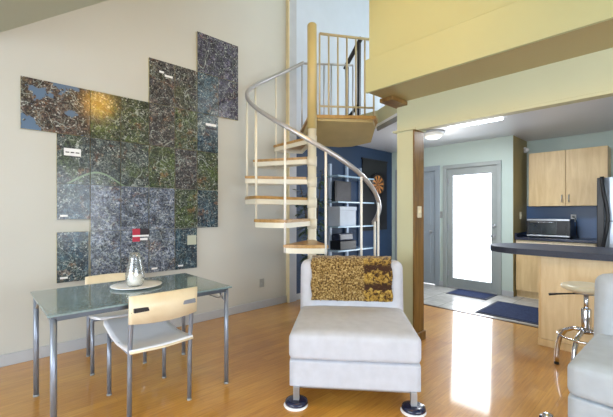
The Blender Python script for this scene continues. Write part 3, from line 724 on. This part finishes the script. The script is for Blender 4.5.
# fridge
fr = thing('refrigerator', 'stainless steel top-freezer refrigerator with black curved handles at the right edge', 'refrigerator', (5.95, 0.02, 0))
MB().box(.06, .76, 0, .72, 0.02, 1.76, 0.006).build('body', 'black', fr)
for (z0, z1) in ((.06, 1.19), (1.20, 1.76)):
    q = MB()
    prof = [(.06, 0), (.06, .66), (.02, .655), (.0, .60), (-.012, .40), (-.015, .33), (-.012, .2), (0, .02), (.02, 0)]
    q.prism(prof, z0, z1).build('freezer_door' if z0 > 1 else 'refrigerator_door', 'ss', fr)
MB().box(.0, .06, .655, .73, .06, 1.76, 0.006).build('edge_strip', 'black', fr)
q = MB()
pts = []
for k in range(25):
    u = k / 24; z = 0.70 + 1.07 * u
    pts.append((-.035 - .02 * math.cos((u - .5) * PI), .675 - .06 * math.sin(PI * u) ** 2, z))
q.tube(pts, 0.022, 10)
q.box(-.04, .01, .66, .69, .70, .73, 0.004).box(-.04, .01, .66, .69, 1.74, 1.77, 0.004)
q.build('handle', 'black', fr)
# peninsula
pn = thing('peninsula_base', 'pale maple panelled bar base under the dark counter', 'bar counter', (4.06, 0.96, 0))
MB().box(0.02, 0.56, -3.9, -0.005, 0, 0.885).build('body', 'maple', pn)
for k in range(4):
    y1 = -0.022 - 0.61 * k
    MB().box(0, 0.021, y1 - 0.606, y1, 0.07, 0.884, 0.002).build('panel', 'maple', pn)
MB().box(-0.004, 0.021, -0.022, 0, 0, 0.885, 0.002).build('corner_trim', 'maple_cab', pn)
MB().box(-0.012, 0.02, -2.5, 0.004, 0, 0.068, 0.003).build('baseboard', 'maple_cab', pn)
poly = [(3.95, -2.9), (4.75, -2.9), (4.75, 1.07)] + [(4.35 + .40 * math.cos(a), 1.07 + .42 * math.sin(a)) for a in [PI * k / 24 for k in range(1, 24)]] + [(3.95, 1.07)]
o = MB().prism(poly, 0.886, 0.945, bev=0.006).build('countertop', 'counter'); rebase(o, (4.35, 0, 0.886))
tag(o, 'long dark slate bar countertop with rounded end on the maple peninsula', 'countertop')

# bar stool
bs = thing('bar_stool', 'chrome swivel bar stool with pale round seat in front of the maple bar', 'bar stool', (3.60, 0.52, 0), 0.2)
MB().lathe([(0, .665), (.12, .665), (.15, .675), (.165, .685), (.170, .697), (.167, .712), (.14, .722), (.10, .716), (0, .71)], n=40).build('seat', plain('cream_stool_seat', (214, 208, 184), 0.3), bs)
MB().lathe([(0, .645), (.09, .65), (.10, .665), (0, .667)]).build('seat_plate', 'steel', bs)
MB().tube([(0, 0, .50), (0, 0, .65)], .017, 16).build('gas_lift', 'chrome', bs)
MB().lathe([(0, .345), (.03, .345), (.034, .36), (.034, .52), (.028, .53), (0, .53)]).build('column', 'chrome', bs)
MB().lathe([(0, .325), (.045, .33), (.05, .345), (.045, .365), (0, .367)]).build('hub', 'chrome', bs)
MB().tube([(0.02, 0.02, .64), (.0, .10, .635), (-.02, .19, .625), (-.03, .25, .615)], [.006, .006, .008, .011], 10).build('height_lever', 'black', bs)
for k in range(4):
    a = PI / 4 + k * PI / 2 + 0.35
    pts = [(math.cos(a) * r, math.sin(a) * r, z) for r, z in ((.03, .35), (.09, .345), (.15, .31), (.19, .24), (.208, .15), (.214, .07), (.216, .012))]
    lg = MB().tube(pts, .018, 12).build('leg', 'chrome', bs)
    MB().tube([(math.cos(a) * .216, math.sin(a) * .216, 0), (math.cos(a) * .216, math.sin(a) * .216, .016)], .019, 12).build('glide', 'black', lg)
MB().tube([(math.cos(2 * PI * k / 40) * .19, math.sin(2 * PI * k / 40) * .19, .30) for k in range(41)], .009, 8, cap=False).build('foot_ring', 'chrome', bs)

# door mats
for (x0, x1, y0, y1, lab) in ((5.54, 6.01, 1.98, 2.60, 'small navy door mat on the tile in front of the glass entry door'), (4.76, 5.60, 0.90, 1.84, 'large dark navy mat on the tile beside the maple bar')):
    t = thing('door_mat', lab, 'mat', ((x0 + x1) / 2, (y0 + y1) / 2, 0)); hx, hy = (x1 - x0) / 2, (y1 - y0) / 2
    MB().box(-hx, hx, -hy, hy, 0, .008, 0.003).build('border', 'mat2', t); MB().box(-hx + .04, hx - .04, -hy + .04, hy - .04, .002, .013, 0.003).build('pile', 'mat_', t)

# ------------------------------------------------------------------ ARMLESS LOUNGE CHAIRS
def lounge(loc, rz, fab, lab):
    t = thing('lounge_chair', lab, 'chair', loc, rz, 'armless lounge chairs')
    hw = .437
    MB().soft(-hw, hw, 0.0, .88, .125, .305, .014).build('base', fab, t)
    MB().soft(-hw - .004, hw + .004, -.008, .80, .303, .486, .04, crown=.02).build('seat_cushion', fab, t)
    mt = T(0, .70, .33) @ Matrix.Rotation(-0.10, 4, 'X')
    MB().soft(-hw - .012, hw + .012, -.02, .20, -.02, .565, .075, n=16, mat=mt).build('backrest', fab, t)
    for x in (-hw + .05, hw - .05):
        for y in (.0 + .012, .83):
            lg = MB().box(x - .02, x + .02, y - .02, y + .02, .022, .13, 0.003).build('leg', 'steel', t)
            MB().lathe([(0, .012), (.07, .012), (.078, .018), (.074, .034), (.05, .042), (0, .042)], (x, y, 0)).build('foot_cup', 'navy', lg)
            MB().lathe([(0, 0), (.078, 0), (.082, .006), (.078, .012), (0, .012)], (x - .004, y - .006, 0)).build('glide_disc', 'porcelain', lg)
    MB().box(-hw + .03, hw - .03, .03, .07, .108, .127, 0.002).build('under_rail', 'steel', t)
    return t
c1_ = W(.316, 2.335)
RZ1 = ANG - math.atan2(.10, .995) - PI / 2
lc = lounge((c1_.x, c1_.y, 0), RZ1, 'fabric', 'off-white armless lounge chair with fur throw in the middle of the room')
lounge((2.34, .425 - .437, 0), math.radians(-92), 'fabric2', 'grey-white armless lounge chair cropped by the right edge beside the bar')
# furniture cup by the right armchair
q = W(1.50, 2.185)
t = thing('furniture_cup', 'dark round furniture cup with chrome cap on the floor left of the right-hand chair', 'furniture cup', (q.x, q.y, 0))
MB().lathe([(0, 0), (.045, 0), (.05, .012), (.046, .03), (.03, .036), (0, .036)]).build('cup', 'navy', t)
MB().lathe([(.03, .034), (.028, .05), (.015, .058), (0, .06)]).build('cap', 'chrome', t)

# fur throw over the backrest
def fur_mat():
    k = NT('leopard_fur'); v = k.pos((1, 1, 1))
    s = k.n('ShaderNodeSeparateXYZ'); k.l(v, s.inputs[0])
    n1 = k.noise(v, 70, 3, 0.6)
    c = k.ramp(n1, [(0.36, lin((58, 40, 16))), (0.49, lin((124, 96, 46))), (0.68, lin((190, 168, 118)))])
    n2 = k.noise(v, 34, 3, 0.6, dist=0.6)
    c2 = k.ramp(n2, [(0.40, lin((52, 32, 16))), (0.52, lin((142, 110, 44))), (0.7, lin((196, 168, 88)))])
    side = k.ramp(s.outputs[0], [(0.10, (0, 0, 0, 1)), (0.115, (1, 1, 1, 1))]); 
    # dark rosette bands on the right third
    w1 = k.math('ABSOLUTE', k.math('SUBTRACT', s.outputs[2], k.math('ADD', 0.825, k.math('MULTIPLY', k.math('SUBTRACT', n2, 0.5), 0.12))))
    w2 = k.math('ABSOLUTE', k.math('SUBTRACT', s.outputs[2], k.math('ADD', 0.665, k.math('MULTIPLY', k.math('SUBTRACT', n2, 0.5), 0.12))))
    wm = k.math('MINIMUM', w1, w2)
    band = k.ramp(wm, [(0.016, (1, 1, 1, 1)), (0.036, (0, 0, 0, 1))])
    c2 = k.mix(band, c2, lin((58, 34, 20)))
    k.l(k.mix(side, c, c2), k.b.inputs['Base Color']); k.b.inputs['Roughness'].default_value = 0.85
    k.b.inputs['Specular IOR Level'].default_value = 0.2; k.b.inputs['Sheen Weight'].default_value = 0.3
    k.bump(n1, 0.6, 0.01)
    return k.m
furm = fur_mat()
ft = MB(); rnd = random.Random(11)
def backpt(s):
    """arc-length s over the backrest (y,z local); 0 = lower front"""
    ang = 0.10; pts = [(-.022, .215), (-.022, .48), (-.012, .53), (.012, .558), (.05, .568), (.13, .568), (.17, .558), (.195, .53), (.203, .48), (.203, .32)]
    L_ = [0]
    for a, b in zip(pts, pts[1:]): L_.append(L_[-1] + math.dist(a, b))
    s = max(0, min(.9999, s)) * L_[-1]
    for i in range(len(pts) - 1):
        if s <= L_[i + 1]:
            u = (s - L_[i]) / (L_[i + 1] - L_[i]); y = pts[i][0] + (pts[i + 1][0] - pts[i][0]) * u; z = pts[i][1] + (pts[i + 1][1] - pts[i][1]) * u
            dy, dz = pts[i + 1][0] - pts[i][0], pts[i + 1][1] - pts[i][1]; l_ = math.hypot(dy, dz); ny, nz = -dz / l_, dy / l_
            break
    R_ = Matrix.Rotation(-ang, 3, 'X'); p = R_ @ Vector((0, y, z)); n_ = R_ @ Vector((0, ny, nz))
    return Vector((0, .70, .33)) + p, n_
U, V = 60, 70; X0, X1 = -.345, .345
grid = []
for j in range(V + 1):
    p, n_ = backpt(j / V); row = []
    for i in range(U + 1):
        x = X0 + (X1 - X0) * i / U + 0.006 * math.sin(j * .4)
        off = .014 + .006 * math.sin(i * .5 + j * .2) * math.sin(j * .3) + rnd.uniform(-.003, .003)
        row.append(ft.bm.verts.new(Vector((x, p.y, p.z)) + n_ * off))
    grid.append(row)
for j in range(V):
    for i in range(U):
        f = ft.bm.faces.new((grid[j][i], grid[j][i + 1], grid[j + 1][i + 1], grid[j + 1][i])); f.smooth = True
gv = [v for r in grid for v in r]
bmesh.ops.recalc_face_normals(ft.bm, faces=ft.bm.faces[:])
ret = bmesh.ops.solidify(ft.bm, geom=ft.bm.faces[:], thickness=-0.010)
for k in range(9000):
    u, s = rnd.random(), rnd.random() ; p, n_ = backpt(s)
    if s > .8 and rnd.random() < .5: continue
    b = Vector((X0 + (X1 - X0) * u, p.y, p.z)) + n_ * .014
    d_ = (n_ + Vector((rnd.uniform(-.8, .8), rnd.uniform(-.4, .4), rnd.uniform(-1.0, .3)))).normalized(); ln = rnd.uniform(.010, .020)
    sd = d_.cross(Vector((rnd.random(), rnd.random(), rnd.random()))).normalized() * .0022
    a = [ft.bm.verts.new(b - sd), ft.bm.verts.new(b + sd), ft.bm.verts.new(b + d_ * ln)]
    ft.bm.faces.new(a)
me = bpy.data.meshes.new('fur_throw'); ft.bm.to_mesh(me); ft.bm.free(); me.materials.append(furm)
fo = bpy.data.objects.new('fur_throw', me); COL.objects.link(fo); fo.location = lc.location; fo.rotation_euler = lc.rotation_euler
tag(fo, 'golden brown spotted fur throw draped over the back of the off-white chair', 'throw blanket')

# ------------------------------------------------------------------ DINING TABLE
tx0, tx1, ty0, ty1 = 0.285, 1.43, 2.345, 3.165
tb = thing('dining_table', 'rectangular dining table with dark tinted glass top and grey steel legs', 'table', (tx0, ty0, 0))
LX_, LY_ = tx1 - tx0, ty1 - ty0
top = MB().box(0, LX_, 0, LY_, .728, .742, 0.004).build('tabletop', 'tabletop', tb)
MB().box(.02, LX_ - .02, .02, .045, .700, .728, 0.002).box(.02, LX_ - .02, LY_ - .045, LY_ - .02, .700, .728, 0.002).box(.02, .045, .045, LY_ - .045, .700, .728, 0.002).box(LX_ - .045, LX_ - .02, .045, LY_ - .045, .700, .728, 0.002).build('frame', 'legd', tb)
for x in (.032, LX_ - .032):
    for y in (.032, LY_ - .032):
        lg = MB().tube([(x, y, 0.01), (x, y, .716)], .0165, 16).build('leg', 'leg', tb)
        MB().tube([(x, y, 0), (x, y, .014)], .018, 16).build('foot', 'greyp', lg)
        sx = 1 if x < .5 else -1; sy = 1 if y < .4 else -1
        MB().tube([(x, y + sy * .015, .63), (x, y + sy * .05, .64), (x, y + sy * .12, .70)], .008, 8).build('corner_brace', 'steel', lg)
# curved under-top wire loops at both ends
for x in (.05, LX_ - .05):
    MB().tube([(x, .06, .70), (x, .08, .655), (x, .13, .640), (x, LY_ - .13, .640), (x, LY_ - .08, .655), (x, LY_ - .06, .70)], .005, 8).build('wire_rail', 'steel', tb)

# platter, vase, candle
pcn = Vector((.895, 2.83, .742))
o = MB().lathe([(0, 0), (.11, 0), (.13, .004), (.178, .012), (.180, .016), (.13, .010), (.10, .008), (0, .008)], n=48).build('platter', 'porcelain', None, pcn)
tag(o, 'flat round white platter under the glass vase on the table', 'platter')
vx = Vector((.880, 2.82, .7505))
o = MB().lathe([(0, 0.002), (.045, .0), (.058, .015), (.067, .06), (.066, .10), (.052, .16), (.040, .21), (.036, .25), (.034, .25), (.038, .21), (.050, .16), (.064, .10), (.065, .06), (.056, .018), (.042, .008), (0, .008)], n=40).build('glass_vase', 'glassM', None, vx)
tag(o, 'clear rounded glass vase narrowing to the top, standing on the white platter', 'vase')
o = MB().lathe([(0, .0), (.046, .0), (.050, .006), (.050, .068), (.044, .075), (.006, .074), (.004, .076), (.003, .09), (0, .09)], n=32).build('pillar_candle', 'wax', None, vx + Vector((0, 0, .009)))
tag(o, 'short white candle standing inside the glass vase', 'candle')

# ------------------------------------------------------------------ DINING CHAIRS
def dining_chair(loc, rz, lab, dz=0.0):
    t = thing('dining_chair', lab, 'chair', loc, rz, 'bent plywood dining chairs')
    # local: x right, y forward (front at +y); rear legs at y=0, front legs at y=.45
    hw = .195
    s = MB(); n_u, n_v = 12, 16; rows = []
    for side in (0, 1):
        g = []
        for j in range(n_v + 1):
            v = j / n_v; y = -.04 + .68 * v
            z = .448 + .08 * max(0, (v - .4)) * 1.2 - .02 * math.sin(PI * v)
            if v > .9: z -= .10 * (v - .9) ** 1.2 * 3
            ww = hw + .014 - .010 * abs(v - .6) - (.05 * (v - .92) / .08 if v > .92 else 0)
            row = []
            for i in range(n_u + 1):
                u = -1 + 2 * i / n_u; row.append(s.bm.verts.new((u * ww, y, z + .008 * u * u - (.016 if side else 0))))
            g.append(row)
        rows.append(g)
    for side, g in enumerate(rows):
        for j in range(n_v):
            for i in range(n_u):
                f = (g[j][i], g[j][i + 1], g[j + 1][i + 1], g[j + 1][i]); s.bm.faces.new(f if side == 0 else f[::-1]).smooth = True
    A, B = rows
    for j in range(n_v):
        s.bm.faces.new((A[j][0], A[j + 1][0], B[j + 1][0], B[j][0])); s.bm.faces.new((A[j][-1], B[j][-1], B[j + 1][-1], A[j + 1][-1]))
    for i in range(n_u):
        s.bm.faces.new((A[0][i], B[0][i], B[0][i + 1], A[0][i + 1])); s.bm.faces.new((A[-1][i], A[-1][i + 1], B[-1][i + 1], B[-1][i]))
    se = s.build('seat', 'seatw', t)
    e = MB().tube([(-hw - .008, -.04, .440), (0, -.045, .432), (hw + .008, -.04, .440)], .008, 8); e.build('seat_edge', 'birch', se)
    # curved backrest
    b = MB(); N = 16; rr = []
    for i in range(N + 1):
        u = -1 + 2 * i / N; x = u * (hw + .022); y = -.055 - .035 * (1 - u * u); zt = .795 - dz + .006 * (1 - u * u); zb = .625 - dz - .010 * (1 - u * u)
        rr.append([b.bm.verts.new((x, y, zb)), b.bm.verts.new((x, y - .01, zt)), b.bm.verts.new((x, y - .022, zt)), b.bm.verts.new((x, y - .012, zb))])
    for p, q in zip(rr, rr[1:]):
        for k in range(4): b.bm.faces.new((p[k], p[(k + 1) % 4], q[(k + 1) % 4], q[k])).smooth = (k % 2 == 0)
    b.bm.faces.new(rr[0]); b.bm.faces.new(rr[-1][::-1])
    bk = b.build('backrest', 'birch', t)
    for sx in (-1, 1):
        MB().tube([(sx * hw, .0, 0.008), (sx * hw, -.005, .30), (sx * hw, -.012, .46), (sx * hw, -.035, .62), (sx * hw, -.052, .72 - dz)], .0145, 14).build('leg', 'leg', t)
        MB().tube([(sx * hw, .45, 0.008), (sx * hw, .45, .435)], .0145, 14).build('leg', 'leg', t)
        MB().tube([(sx * hw, -.008, .425), (sx * hw, .45, .43)], .010, 10).build('side_rail', 'leg', t)
        MB().box(sx * hw - .013, sx * hw + .013, -.075, -.04, .69 - dz, .725 - dz, 0.003).box(sx * hw - (.09 if sx > 0 else -.0), sx * hw + (.0 if sx > 0 else .09), -.098, -.076, .695 - dz, .722 - dz, 0.003).build('back_bracket', 'black' if sx < 0 else 'leg', bk)
        for y in (0, .45): MB().tube([(sx * hw, y, 0), (sx * hw, y, .012)], .0165, 12).build('foot', 'greyp', t)
    MB().tube([(-hw, .42, .425), (hw, .42, .425)], .010, 10).build('cross_bar', 'leg', t)
    return t
dining_chair((.893, 2.345, 0), 0.0, 'pale plywood and steel dining chair on the near side of the glass table')
dining_chair((.943, 3.656, 0), PI - .14, 'dining chair mostly hidden behind the glass table, its back to the map wall', 0.085)
